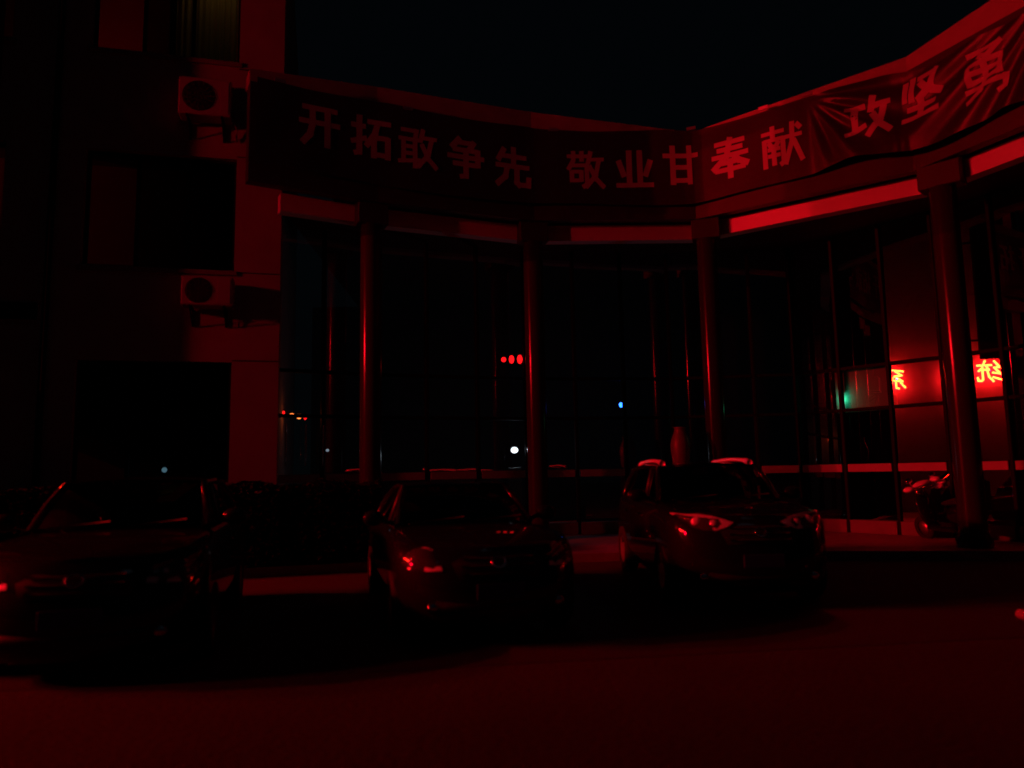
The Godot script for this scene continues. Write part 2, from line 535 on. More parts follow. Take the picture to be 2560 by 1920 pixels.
	wall_prism(bw, Vector2(16.5, 22), Vector2(16.5, 8.2), 0.1, 6.62, 0.3)
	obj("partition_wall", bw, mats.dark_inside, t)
	# columns
	var feet := {1: Vector2(-2.76, 14.38), 2: Vector2(0.51, 15.7), 3: Vector2(4.3, 15.7), 4: Vector2(7.86, 12.92), 5: Vector2(8.95, 10.3)}
	for i in [1, 2, 3, 4, 5]:
		var c: Vector2 = feet[i] * (1.0 - 0.2 / feet[i].length())
		var st := new_st(true)
		var r: float = 0.21 if i < 4 else 0.22
		lathe(st, [Vector2(r + 0.06, 0.15), Vector2(r + 0.06, 0.3), Vector2(r + 0.01, 0.34), Vector2(r, 0.4), Vector2(r, 2.4), Vector2(r, 4.4), Vector2(r, 6.45)], w(c.x, 0, c.y), Basis.IDENTITY, 36)
		var col := obj("column", st, mats.column_metal, t)
		# capital block that covers the beam's end
		var tang: Vector2 = (V[i + 1] - V[i - 1]).normalized()
		var bs := new_st()
		box(bs, w(c.x, 6.7, c.y), Vector3([0.6, 0.62, 0.58, 0.7, 0.7][i - 1], 0.52, 0.36), Basis(Vector3(tang.x, 0, -tang.y), Vector3.UP, Vector3(tang.x, 0, -tang.y).cross(Vector3.UP)), 0.015)
		obj("capital", bs, mats.column_head, col)
	# pull handles on the left doors
	for p in [[-4.38, 14.3], [-4.05, 14.5], [-3.75, 14.66]]:
		var hs := new_st(true)
		tube(hs, [w(p[0], 1.75, p[1]), w(p[0], 2.55, p[1])], 0.016, 10)
		obj("door_handle", hs, mats.chrome, t)
	# light-coloured blind behind the vent pane beside the green lamp
	var bl := new_st()
	var pa := Vector2(7.12, 16.22)
	var pb := Vector2(7.95, 15.26)
	wall_prism(bl, pa, pb, 2.7, 3.66, 0.02)
	obj("blind", bl, mats.blind, t)

# ------------------------------------------------------------------ left building (local x runs along the wall, z towards the yard)
func wall_box(st: SurfaceTool, x0: float, x1: float, y0: float, y1: float, z0: float, z1: float, ch := 0.0) -> void:
	box(st, Vector3((x0 + x1) / 2, (y0 + y1) / 2, (z0 + z1) / 2), Vector3(x1 - x0, y1 - y0, z1 - z0), Basis.IDENTITY, ch)

func make_window(t: Node3D, x0: float, x1: float, y0: float, y1: float, parts: int, curtain := false) -> void:
	var st := new_st()
	var fw := 0.055
	var zc := -0.17
	wall_box(st, x0, x1, y0, y0 + fw, zc - 0.04, zc + 0.04)
	wall_box(st, x0, x1, y1 - fw, y1, zc - 0.04, zc + 0.04)
	wall_box(st, x0, x0 + fw, y0 + fw, y1 - fw, zc - 0.038, zc + 0.038)
	wall_box(st, x1 - fw, x1, y0 + fw, y1 - fw, zc - 0.038, zc + 0.038)
	for k in range(1, parts):
		var x := lerpf(x0, x1, float(k) / parts)
		wall_box(st, x - 0.03, x + 0.03, y0 + fw, y1 - fw, zc - 0.036, zc + 0.036)
	var wdw := obj("window", st, mats.frame, t)
	for k in parts:
		var ps := new_st()
		var a := lerpf(x0, x1, float(k) / parts) + 0.035
		var b := lerpf(x0, x1, float(k + 1) / parts) - 0.035
		quad(ps, Vector3(a, y0 + 0.05, zc), Vector3(a, y1 - 0.05, zc), Vector3(b, y1 - 0.05, zc), Vector3(b, y0 + 0.05, zc))
		obj("pane", ps, mats.clear_glass if curtain else mats.window_glass, wdw)
	if curtain:
		var cs := new_st(true)
		var n := 60
		var a := lerpf(x0, x1, 0.53)
		for k in n:
			var xa := lerpf(a, x1 - 0.06, float(k) / n)
			var xb := lerpf(a, x1 - 0.06, float(k + 1) / n)
			var za := zc - 0.22 + 0.035 * sin(k * 1.1) + 0.012 * sin(k * 2.7)
			var zb := zc - 0.22 + 0.035 * sin((k + 1) * 1.1) + 0.012 * sin((k + 1) * 2.7)
			quad(cs, Vector3(xa, y0 + 0.05, za), Vector3(xa, y1, za), Vector3(xb, y1, zb), Vector3(xb, y0 + 0.05, zb))
		obj("curtain", cs, mats.curtain, wdw)

func make_left_building() -> Node3D:
	var t := thing("plastered_building", "plastered building on the left with stacked dark windows and a red-lit corner pier", "building", w(-4.42, 0, 13.9), atan(0.26))
	var fl := [[1.46, 3.69], [5.43, 7.65], [9.62, 11.9]]
	# bays: the bay in view and the one beyond it to the left
	var bx := [[-3.46, -0.84], [-7.9, -4.75]]
	var th := -0.34
	var cuts := [[-9.6, -7.9], [-4.75, -3.46], [-0.84, 0.0]]
	for c in cuts:
		var st := new_st()
		wall_box(st, c[0], c[1], 0.0, 14.0, th, 0.0)
		obj("wall" if c[1] < 0 else "pier", st, mats.render_wall, t)
	var ys := [0.0, 1.46, 3.69, 5.43, 7.65, 9.62, 11.9, 14.0]
	for b in bx:
		for k in range(0, 8, 2):
			var st := new_st()
			wall_box(st, b[0], b[1], ys[k], ys[k + 1], th, -0.004)
			obj("spandrel", st, mats.render_wall, t)
		for f in fl:
			make_window(t, b[0], b[1], f[0], f[1], 3, f[0] > 9.0 and b[1] > -1.0)
			var st := new_st()
			wall_box(st, b[0] - 0.06, b[1] + 0.06, f[0] - 0.09, f[0], -0.1, 0.05, 0.01)
			obj("sill", st, mats.trim, t)
	# thin joints across the pier, downpipe between the bays
	for y in [3.72, 5.41, 7.7, 9.5]:
		var st := new_st()
		wall_box(st, -0.835, -0.001, y - 0.012, y + 0.012, -0.003, 0.006)
		obj("joint", st, mats.fascia, t)
	var dp := new_st(true)
	tube(dp, [Vector3(-3.95, 0, 0.08), Vector3(-3.95, 14, 0.08)], 0.055, 12)
	obj("downpipe", dp, mats.frame, t)
	# string course over the ground-floor windows of the left bay
	var sc := new_st()
	wall_box(sc, -7.95, -4.1, 4.39, 4.68, 0.0, 0.07, 0.01)
	obj("string_course", sc, mats.frame, t)
	# side and back walls, floors close the rooms
	var sd := new_st()
	wall_box(sd, -0.3, -0.002, 0.0, 14.0, -9.0, th - 0.002)
	obj("side_wall", sd, mats.render_wall, t)
	sd = new_st()
	wall_box(sd, -9.6, -0.31, 0.0, 14.0, -3.2, -3.0)
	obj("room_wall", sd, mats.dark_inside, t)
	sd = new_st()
	wall_box(sd, -2.22, -2.1, 8.69, 13.79, -2.99, -0.5)  # unseen wall added to keep the room lamp off the left panes
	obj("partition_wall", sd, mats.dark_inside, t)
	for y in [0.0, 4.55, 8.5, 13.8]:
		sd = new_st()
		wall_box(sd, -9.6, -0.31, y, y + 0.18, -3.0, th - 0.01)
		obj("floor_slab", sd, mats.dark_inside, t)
	# unseen block added beside it to keep the sign's light off the wall
	var tw := new_st()
	wall_box(tw, -9.0, -4.9, 0.0, 15.0, 0.002, 1.6)
	obj("shade_block", tw, mats.fascia, t)
	return t

func make_aircon(parent_basis: Transform3D, x0: float, x1: float, y0: float, y1: float, label: String) -> void:
	var c := parent_basis * Vector3((x0 + x1) / 2, y0, 0.1)
	var t := thing("air_conditioner", label, "air conditioner", c, parent_basis.basis.get_euler().y, "outdoor units on the plastered wall")
	var wd := x1 - x0
	var ht := y1 - y0
	var dp := 0.36
	var st := new_st()
	box(st, Vector3(0, ht / 2, dp / 2), Vector3(wd, ht, dp), Basis.IDENTITY, 0.018)
	obj("casing", st, mats.aircon_white, t)
	var r := minf(ht * 0.42, wd * 0.31)
	var fc := Vector3(-wd * 0.5 + r + 0.07, ht / 2, dp)
	st = new_st(true)
	lathe(st, [Vector2(0, 0.006), Vector2(r, 0.006), Vector2(r + 0.012, 0.0)], fc, Basis(Vector3.RIGHT, Vector3(0, 0, 1), Vector3.DOWN), 32)
	var fan := obj("fan_opening", st, mats.aircon_dark, t)
	st = new_st(true)
	for k in 4:
		var rr := r * (0.3 + 0.22 * k)
		var ring: Array = []
		for q in 29:
			ring.append(fc + Vector3(rr * cos(TAU * q / 28), rr * sin(TAU * q / 28), 0.02))
		tube(st, ring, 0.005, 6, false)
	for k in 8:
		var a := PI * k / 8
		tube(st, [fc + Vector3(cos(a), sin(a), 0) * r + Vector3(0, 0, 0.02), fc - Vector3(cos(a), sin(a), 0) * r + Vector3(0, 0, 0.02)], 0.005, 6)
	obj("grille", st, mats.aircon_dark, fan)
	st = new_st()
	box(st, Vector3(wd * 0.5 - (wd - 2 * r - 0.14) * 0.5 - 0.01, ht / 2, dp + 0.004), Vector3(wd - 2 * r - 0.2, ht - 0.08, 0.012), Basis.IDENTITY, 0.004)
	obj("service_panel", st, mats.aircon_white, t)
	for s in [-1, 1]:
		st = new_st()
		box(st, Vector3(s * wd * 0.33, -0.022, 0.13), Vector3(0.04, 0.04, 0.5), Basis.IDENTITY, 0.004)
		box(st, Vector3(s * wd * 0.33, -0.18, -0.075), Vector3(0.04, 0.28, 0.04), Basis.IDENTITY, 0.004)
		tube(st, [Vector3(s * wd * 0.33, -0.3, -0.05), Vector3(s * wd * 0.33, -0.045, 0.32)], 0.014, 6)
		obj("bracket", st, mats.frame, t)
	st = new_st(true)
	tube(st, [Vector3(wd * 0.5, 0.12, 0.1), Vector3(wd * 0.5 + 0.06, 0.1, 0.08), Vector3(wd * 0.5 + 0.07, -0.1, -0.02), Vector3(wd * 0.5 + 0.07, -0.3, -0.06)], 0.018, 8)
	obj("pipe", st, mats.frame_light, t)

# ------------------------------------------------------------------ cars
func nose(p: Dictionary, x: float) -> float:
	var u := clampf(absf(x) / p.W, 0.0, 0.999)
	return p.L / 2 - 0.6 + 0.6 * pow(1.0 - pow(u, 2.3), 0.5)

func lip(p: Dictionary, y: float) -> float:   # how far the face sits back at this height
	var up := maxf(0.0, (y - p.bump) / (p.hood - p.bump))
	var low := maxf(0.0, (p.bump - 0.1 - y) / 0.3)
	return 0.16 * up * up + 0.06 * low * low

func face(p: Dictionary, x: float, y: float, off := 0.0) -> Vector3:
	var z0 := nose(p, x)
	var e := 0.004
	var dz := (nose(p, x + e) - nose(p, x - e)) / (2 * e)
	var dy := -(lip(p, y + e) - lip(p, y - e)) / (2 * e)
	var n := Vector3(-dz, -dy, 1.0).normalized()
	return Vector3(x, y, z0 - lip(p, y)) + n * off

func deck(p: Dictionary, z: float) -> float:
	if z > p.cowl_z:
		var u: float = (z - p.cowl_z) / (p.L / 2 - p.cowl_z)
		return lerpf(p.cowl, p.hood, pow(u, 1.5))
	if z < p.rear_z:
		var u: float = (p.rear_z - z) / (p.L / 2 + p.rear_z)
		return lerpf(p.belt_rear, p.tail, clampf(u, 0, 1))
	return lerpf(p.belt_rear, p.cowl, (z - p.rear_z) / (p.cowl_z - p.rear_z))

func patch_on_face(p: Dictionary, outline: Array, off0: float, off1: float, side: float, st: SurfaceTool) -> void:
	var c := Vector2.ZERO
	for q in outline:
		c += Vector2(q[0], q[1])
	c /= outline.size()
	var rings := 5
	var f := func(i: int, r: int) -> Vector3:
		var q := c.lerp(Vector2(outline[i % outline.size()][0], outline[i % outline.size()][1]), float(r) / rings)
		var u := float(r) / rings
		return face(p, q.x * side, q.y, lerpf(off1, off0, u * u))
	for i in outline.size():
		for r in rings:
			quad(st, f.call(i, r), f.call(i, r + 1), f.call(i + 1, r + 1), f.call(i + 1, r))

func make_car(called: String, label: String, at: Vector3, turn: float, p: Dictionary) -> Node3D:
	var t := thing(called, label, p.kind, at, turn, "cars parked in front of the glazed building")
	var paint: Material = mats[p.paint]
	# body
	var zs: Array = []
	for a in [90, 82, 74, 64, 52, 38, 20]:
		zs.append(p.L / 2 - 0.6 + 0.6 * sin(deg_to_rad(a)))
	for k in 14:
		zs.append(lerpf(p.L / 2 - 0.6, -p.L / 2 + 0.6, float(k) / 13))
	for a in [20, 38, 52, 64, 74, 82, 90]:
		zs.append(-(p.L / 2 - 0.6 + 0.6 * sin(deg_to_rad(a))))
	var rings: Array = []
	for z in zs:
		var e: float = clampf((absf(z) - (p.L / 2 - 0.6)) / 0.6, 0.0, 1.0)
		var hw: float = p.W * pow(maxf(0.0, 1.0 - e * e), 1.0 / 2.3)
		var top := deck(p, z)
		var prof := [[0.86, 0.2], [0.95, 0.3], [0.985, 0.42], [1.0, 0.58], [0.995, lerpf(0.58, top, 0.6)], [0.97, top - 0.07], [0.92, top - 0.02], [0.8, top], [0.5, top + 0.02], [0.22, top + 0.027], [0.0, top + 0.03]]
		var ring: Array = []
		for k in prof.size():
			ring.append(Vector3(-prof[k][0] * hw, prof[k][1], z - signf(z) * lip(p, minf(prof[k][1], p.hood)) * e))
		for k in range(prof.size() - 2, -1, -1):
			ring.append(Vector3(prof[k][0] * hw, prof[k][1], z - signf(z) * lip(p, minf(prof[k][1], p.hood)) * e))
		rings.append(ring)
	var st := new_st(true)
	for i in rings.size() - 1:
		for k in rings[0].size() - 1:
			quad(st, rings[i][k], rings[i][k + 1], rings[i + 1][k + 1], rings[i + 1][k])
		quad(st, rings[i][0], rings[i + 1][0], rings[i + 1][-1], rings[i][-1])
	obj("body", st, paint, t)
	# greenhouse
	var wb: float = p.W * 0.83
	var wt: float = p.wt
	var row := func(z: float, y: float, half: float, u: float, bow: float) -> Vector3:
		return Vector3(u * half, y + 0.0, z - bow * u * u)
	var sheet := func(za: float, ya: float, wa: float, ba: float, zb: float, yb: float, wbb: float, bb: float, bulge: float) -> SurfaceTool:
		var s := new_st(true)
		var n := 14
		var m := 8
		var f := func(i: int, j: int) -> Vector3:
			var u := 2.0 * i / n - 1.0
			var v := float(j) / m
			var q: Vector3 = row.call(za, ya, wa, u, ba).lerp(row.call(zb, yb, wbb, u, bb), v)
			var out := Vector3(0, absf(zb - za), (yb - ya) * signf(za - zb)).normalized()
			return q + out * bulge * (sin(PI * v) * 0.7 + (1 - u * u) * 0.6)
		for i in n:
			for j in m:
				quad(s, f.call(i, j), f.call(i, j + 1), f.call(i + 1, j + 1), f.call(i + 1, j))
		return s
	obj("windscreen", sheet.call(p.cowl_z - 0.05, p.cowl + 0.03, wb - 0.03, 0.24, p.ws_z, p.H - 0.05, wt - 0.03, 0.1, 0.03), mats.car_glass, t)
	obj("roof", sheet.call(p.ws_z - 0.0, p.H - 0.035, wt, 0.1, p.roof_z, p.H - 0.05, wt - 0.02, -0.08, 0.045), paint, t)
	obj("rear_window", sheet.call(p.roof_z - 0.02, p.H - 0.06, wt - 0.04, -0.08, p.rear_z + 0.05, p.belt_rear + 0.03, wb - 0.06, -0.16, 0.02), mats.car_glass, t)
	for s in [-1, 1]:
		var A := Vector3(s * wb, p.cowl + 0.01, p.cowl_z - 0.29)
		var B := Vector3(s * wt, p.H - 0.055, p.ws_z - 0.1)
		var C := Vector3(s * (wt - 0.02), p.H - 0.065, p.roof_z + 0.07)
		var D := Vector3(s * wb, p.belt_rear + 0.01, p.rear_z + 0.2)
		var bz := -0.15
		var ub := (B.z - bz) / (B.z - C.z)
		var ua := (A.z - bz) / (A.z - D.z)
		var mt := B.lerp(C, ub)
		var mb := A.lerp(D, ua)
		var s1 := new_st()
		quad(s1, A, B, mt, mb)
		obj("side_window", s1, mats.car_glass, t)
		s1 = new_st()
		quad(s1, mb, mt, C, D)
		obj("side_window", s1, mats.car_glass, t)
		var ps := new_st(true)
		tube(ps, [A, A.lerp(B, 0.5) + Vector3(s * 0.012, 0.02, 0.01), B], [0.045, 0.04, 0.036], 8)
		obj("pillar", ps, paint, t)
		ps = new_st(true)
		tube(ps, [B, B.lerp(C, 0.5) + Vector3(s * 0.01, 0.025, 0), C], 0.034, 8)
		obj("roof_edge", ps, paint, t)
		ps = new_st(true)
		tube(ps, [C, C.lerp(D, 0.5) + Vector3(s * 0.012, 0.02, -0.01), D], [0.045, 0.055, 0.06], 8)
		obj("pillar", ps, paint, t)
		ps = new_st(true)
		tube(ps, [mt, mb], 0.032, 8)
		obj("pillar", ps, mats.black_plastic, t)
		# mirror
		ps = new_st(true)
		var mc := Vector3(s * (p.W + 0.1), p.cowl + 0.1, p.cowl_z - 0.42)
		ball(ps, mc, Vector3(0.12, 0.085, 0.06), Basis.IDENTITY, 14)
		tube(ps, [Vector3(s * (wb - 0.01), p.cowl + 0.02, p.cowl_z - 0.42), mc], 0.025, 8)
		obj("mirror", ps, paint, t)
		# wheels
		for z in [p.L / 2 - 0.88, -p.L / 2 + 0.92]:
			var wr: float = p.wheel
			var ax := Basis(Vector3(0, 0, 1), Vector3(s, 0, 0), Vector3(0, 1, 0))
			var ts := new_st(true)
			lathe(ts, [Vector2(wr * 0.62, -0.2), Vector2(wr * 0.94, -0.2), Vector2(wr, -0.17), Vector2(wr, -0.03), Vector2(wr * 0.95, 0.0), Vector2(wr * 0.68, 0.002), Vector2(wr * 0.62, -0.012)], Vector3(s * (p.W + 0.012), wr, z), ax, 28)
			var tyre := obj("wheel", ts, mats.rubber, t)
			var rs := new_st(true)
			lathe(rs, [Vector2(wr * 0.62, -0.03), Vector2(wr * 0.6, -0.014), Vector2(wr * 0.55, -0.03), Vector2(wr * 0.18, -0.022), Vector2(0, -0.012)], Vector3(s * (p.W + 0.012), wr, z), ax, 28)
			obj("rim", rs, mats.brushed, tyre)
		# headlamp: reflector bowl, two round bulbs, clear cover
		var hs := new_st(true)
		patch_on_face(p, p.lamp, 0.004, 0.002, s, hs)
		var lamp := obj("headlight", hs, mats.reflector, t)
		for q in p.bulbs:
			var b1 := new_st(true)
			ball(b1, face(p, q[0] * s, q[1], -0.03), Vector3(q[2], q[2], q[2] * 0.8), Basis.IDENTITY, 18)
			obj("bulb", b1, mats.rail_silver, lamp)
		var ls := new_st(true)
		patch_on_face(p, p.lamp, 0.008, 0.055, s, ls)
		obj("lens", ls, mats.lens, lamp)
		# fog lamp
		var fs := new_st(true)
		ball(fs, face(p, p.W * 0.66 * s, 0.36, 0.0), Vector3(0.055, 0.045, 0.025), Basis.IDENTITY, 14)
		obj("fog_light", fs, mats.chrome, t)
		# tail lamp
		var tl := new_st()
		box(tl, Vector3(s * p.W * 0.72, 0.86, -p.L / 2 + 0.12), Vector3(0.3, 0.16, 0.1), Basis(Vector3.UP, s * -0.5), 0.02)
		obj("tail_light", tl, mats.paint_dark_red, t)
		# door handles
		for z in [0.05, -0.95]:
			var dh := new_st(true)
			tube(dh, [Vector3(s * (p.W + 0.012), p.cowl - 0.16, z + 0.09), Vector3(s * (p.W + 0.028), p.cowl - 0.155, z), Vector3(s * (p.W + 0.012), p.cowl - 0.16, z - 0.09)], 0.012, 8)
			obj("door_handle", dh, paint, t)
		if p.rails:
			var rp: Array = []
			var zf: float = p.ws_z - 0.12
			var zr: float = p.roof_z + 0.1
			for k in 13:
				var u := k / 12.0
				var lift: float = 0.078 * pow(sin(PI * clampf(u, 0.015, 0.985)), 0.32)
				rp.append(Vector3(s * (wt - 0.06 - 0.03 * u), p.H - 0.035 + lift, lerpf(zf, zr, u)))
			var rr := new_st(true)
			var rad: Array = []
			for k in 13:
				rad.append(0.04 if k < 2 or k > 10 else 0.026)
			tube(rr, rp, rad, 10)
			obj("roof_rail", rr, mats.rail_silver, t)
	# grille with bars, bumper intake, emblem, plate
	var gs := new_st(true)
	patch_on_face(p, p.grille, 0.006, 0.012, 1.0, gs)
	var gr := obj("grille", gs, mats.black_plastic, t)
	for k in 3:
		var y: float = lerpf(p.grille_y[0], p.grille_y[1], (k + 0.7) / 3.2)
		var path: Array = []
		for q in 9:
			path.append(face(p, lerpf(-p.grille_w, p.grille_w, q / 8.0), y, 0.018))
		var bs := new_st(true)
		tube(bs, path, 0.008, 6)
		obj("grille_bar", bs, mats.column_head, gr)
	var es := new_st(true)
	var ep: Array = []
	var ec: float = p.emblem_y
	for q in 25:
		ep.append(face(p, 0.062 * cos(TAU * q / 24), ec + 0.042 * sin(TAU * q / 24), 0.032))
	tube(es, ep, 0.008, 6, false)
	obj("emblem", es, mats.chrome, t)
	var ins := new_st(true)
	patch_on_face(p, [[-0.62, 0.3], [0.62, 0.3], [0.56, 0.42], [-0.56, 0.42]], 0.004, 0.006, 1.0, ins)
	obj("air_intake", ins, mats.black_plastic, t)
	var pl := new_st()
	box(pl, face(p, 0, p.plate_y, 0.03), Vector3(0.44, 0.14, 0.012), Basis.IDENTITY, 0.004)
	obj("number_plate", pl, mats.plate_blue, t)
	for s in [-0.35, 0.3]:
		var ws := new_st(true)
		tube(ws, [Vector3(s - 0.3, p.cowl + 0.045, p.cowl_z - 0.06), Vector3(s + 0.3, p.cowl + 0.1, p.cowl_z - 0.12)], 0.009, 6)
		obj("wiper", ws, mats.black_plastic, t)
	return t

# ------------------------------------------------------------------ the sign
func make_sign() -> void:
	var wing := thing("wing_wall", "plain plastered wing that closes the yard on the left", "building")
	var st := new_st()
	box(st, w(-19.6, 8.0, 2.6), Vector3(0.5, 16.0, 15.0))
	obj("wall", st, mats.white_paint, wing)
	var t := thing("illuminated_sign", "red glowing sign letters mounted on the wing wall", "sign", w(-19.0, 0, 5.64))
	var h := 7.15
	var size := 1.14
	var places := [[2.3, "统"], [0.0, "系"], [-3.1, ""]]
	for q in places:
		var c := Vector3(0, h, -q[0])
		var gs := new_st()
		var bs := new_st()
		if q[1] == "":  # plain lit disc added in place of the unread letters
			lathe(gs, [Vector2(0, 0), Vector2(0.47, 0)], c, Basis(Vector3(0, 0, 1), Vector3(1, 0, 0), Vector3(0, 1, 0)), 32)
			lathe(bs, [Vector2(0.48, -0.006), Vector2(0.48, -0.12), Vector2(0, -0.12)], c, Basis(Vector3(0, 0, 1), Vector3(1, 0, 0), Vector3(0, 1, 0)), 32)
		else:
			var k := 0
			for stroke in glyph(q[1]):
				for i in stroke.size() - 1:
					var a := Vector2(stroke[i][0], stroke[i][1]) / 100.0
					var b := Vector2(stroke[i + 1][0], stroke[i + 1][1]) / 100.0
					var d := (b - a).normalized()
					var hw := 0.046
					a -= d * hw * 0.8
					b += d * hw * 0.8
					k += 1
					var m := (a + b) / 2
					# the reader looks along -x: his right is -z
					var along_ := Vector3(0, -d.y, -d.x)
					var bas := Basis(Vector3(1, 0, 0), along_, Vector3(1, 0, 0).cross(along_))
					var mid := c + Vector3(0.0012 * k, (0.5 - m.y) * size, -(m.x - 0.5) * size)
					var ln := (b - a).length() * size
					var e := bas * Vector3(0, ln / 2, 0)
					var f := bas * Vector3(0, 0, hw * size)
					quad(gs, mid - e - f, mid + e - f, mid + e + f, mid - e + f)
					box(bs, mid - Vector3(0.065, 0, 0), Vector3(0.12, ln, hw * size * 2), bas)
		var ch := obj("letter" if q[1] != "" else "letter_stand_in", gs, mats.sign_face if q[1] != "" else mats.sign_disc, t)
		obj("letter_case", bs, mats.sign_side, ch)
		var sp := SpotLight3D.new()
		sp.name = "sign_light"
		t.add_child(sp, true)
		sp.position = c + Vector3(0.12, 0, 0)
		sp.rotation.y = deg_to_rad(-72.0)
		sp.light_color = lin(1.0, 0.0, 0.012)
		sp.light_energy = 150.0 if q[1] != "" else 12.0
		sp.light_size = 0.0
		sp.spot_angle = 35.0
		sp.spot_angle_attenuation = 0.5
		sp.spot_range = 80.0
		sp.spot_attenuation = 2.0
		sp.shadow_enabled = true

func lamp(called: String, label: String, at: Vector3, r: Vector3, m: String, light := 0.0, color := Color.WHITE, group := "") -> void:
	var t := thing(called, label, "lamp", at, 0.0, group)
	var st := new_st(true)
	ball(st, Vector3.ZERO, r, Basis.IDENTITY, 16)
	obj("bulb", st, mats[m], t)
	st = new_st()
	box(st, Vector3(0, r.y + 0.02, -0.01), Vector3(r.x * 1.5, 0.03, r.z * 1.5), Basis.IDENTITY, 0.004)
	obj("holder", st, mats.black_plastic, t)
	var o := OmniLight3D.new()
	o.name = "lamp_light"
	t.add_child(o, true)
	o.light_color = color
	o.light_energy = light
	o.light_size = 0.02
	o.omni_range = 30.0
	o.omni_attenuation = 2.0
	o.shadow_enabled = true

# ------------------------------------------------------------------ scene
func _ready() -> void:
	var cam := Camera3D.new()
	cam.name = "camera"
	add_child(cam)
	cam.position = Vector3(0, 1.55, 0)
	cam.basis = Basis(Vector3.RIGHT, atan(190.5 / 1600.0)) * Basis(Vector3.BACK, -0.019)
	cam.fov = rad_to_deg(2.0 * atan(829.5 / 1600.0))
	cam.near = 0.05
	cam.far = 400.0
	cam.current = true
	# wide-open phone lens in the dark: focused far off, so the yard is a little soft
	var lens := CameraAttributesPhysical.new()
	lens.frustum_focal_length = 12.0 / tan(atan(829.5 / 1600.0))
	lens.frustum_focus_distance = 45.0
	lens.frustum_near = 0.05
	lens.frustum_far = 400.0
	lens.exposure_aperture = 0.7
	cam.attributes = lens
	var we := WorldEnvironment.new()
	we.name = "environment"
	var env := Environment.new()
	env.background_mode = Environment.BG_SKY
	var sky := Sky.new()
	var sm := ProceduralSkyMaterial.new()
	sm.sky_top_color = lin(0.0005, 0.0009, 0.0014)
	sm.sky_horizon_color = lin(0.0007, 0.0012, 0.0015)
	sm.sky_curve = 0.2
	sm.ground_bottom_color = lin(0.0004, 0.0004, 0.0004)
	sm.ground_horizon_color = lin(0.001, 0.0012, 0.0014)
	sky.sky_material = sm
	env.sky = sky
	env.tonemap_mode = Environment.TONE_MAPPER_LINEAR
	env.tonemap_exposure = 1.0
	env.sdfgi_enabled = true
	env.ssao_enabled = true
	env.ssil_enabled = true
	we.environment = env
	add_child(we)
	var moon := DirectionalLight3D.new()
	moon.name = "moon"
	moon.light_energy = 0.0006
	moon.light_color = Color(0.8, 0.88, 1.0)
	moon.light_angular_distance = 10.0
	moon.rotation = Vector3(deg_to_rad(-55), deg_to_rad(25), 0)
	moon.shadow_enabled = true
	add_child(moon)

	build_materials()
	set_fascia()

	# ground
	var st := new_st()
	quad(st, Vector3(-150, 0, -150), Vector3(150, 0, -150), Vector3(150, 0, 150), Vector3(-150, 0, 150))
	struct(obj("ground", st, mats.concrete))
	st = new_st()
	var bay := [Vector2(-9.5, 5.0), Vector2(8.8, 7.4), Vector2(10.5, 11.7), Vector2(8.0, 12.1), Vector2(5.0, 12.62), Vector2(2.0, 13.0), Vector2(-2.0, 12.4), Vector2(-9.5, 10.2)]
	slab(st, bay, 0.0, 0.004)  # thin dark sheet with the shade of the car row put into its colour
	struct(obj("shade_sheet", st, mats.painted_shade))
	st = new_st()
	slab(st, [Vector2(-9.5, 10.2), Vector2(-2.0, 12.4), Vector2(2.0, 13.0), Vector2(5.0, 12.62), Vector2(8.0, 12.1), Vector2(10.5, 11.7), Vector2(14.0, 8.0), Vector2(24, 8.0), Vector2(24, 30), Vector2(-9.5, 30)], 0.0, 0.15)
	struct(obj("plaza", st, mats.plaza))

	make_sign()
	# box added outside the frame to keep sign light off the left front
	var gp := thing("light_blocker", "unseen box on two arms added high over the yard to block the sign light", "light blocker", w(-12.0, 6.75, 9.2))
	st = new_st()
	box(st, Vector3(0, 3.0, 0), Vector3(0.4, 6.0, 0.97), Basis.IDENTITY, 0.03)
	obj("case", st, mats.fascia, gp)
	for y in [0.8, 5.2]:
		st = new_st(true)
		tube(st, [Vector3(0, y, -0.45), Vector3(0, y, -2.6)], 0.05, 8)
		obj("arm", st, mats.frame, gp)
	var lb := make_left_building()
	make_curved_building()
	make_banner()
	make_aircon(lb.transform, -1.84, -0.92, 8.28, 9.0, "pale outdoor air conditioner high on the left wall beneath the curtained window")
	make_aircon(lb.transform, -1.68, -0.8, 4.66, 5.2, "dim outdoor air conditioner on the left wall between the two dark windows")

	# cars
	var sedan := {"kind": "car", "paint": "paint_black", "L": 4.5, "W": 0.89, "H": 1.45, "hood": 0.84, "bump": 0.52, "cowl": 0.98, "cowl_z": 0.95, "ws_z": 0.15, "roof_z": -1.05, "rear_z": -1.72, "belt_rear": 1.02, "tail": 0.98, "wt": 0.6, "wheel": 0.31, "rails": false,
		"lamp": [[0.5, 0.68], [0.535, 0.79], [0.56, 0.85], [0.62, 0.875], [0.72, 0.86], [0.79, 0.82], [0.83, 0.77], [0.825, 0.72], [0.78, 0.685], [0.62, 0.675]], "bulbs": [[0.61, 0.76, 0.045], [0.73, 0.765, 0.05]],
		"grille": [[-0.36, 0.6], [0.36, 0.6], [0.42, 0.74], [0.3, 0.8], [-0.3, 0.8], [-0.42, 0.74]], "grille_y": [0.6, 0.8], "grille_w": 0.33, "emblem_y": 0.73, "plate_y": 0.5}
	make_car("sedan", "black saloon car in the middle with its left headlamp lit red", w(-0.72, 0, 8.98), deg_to_rad(15), sedan)
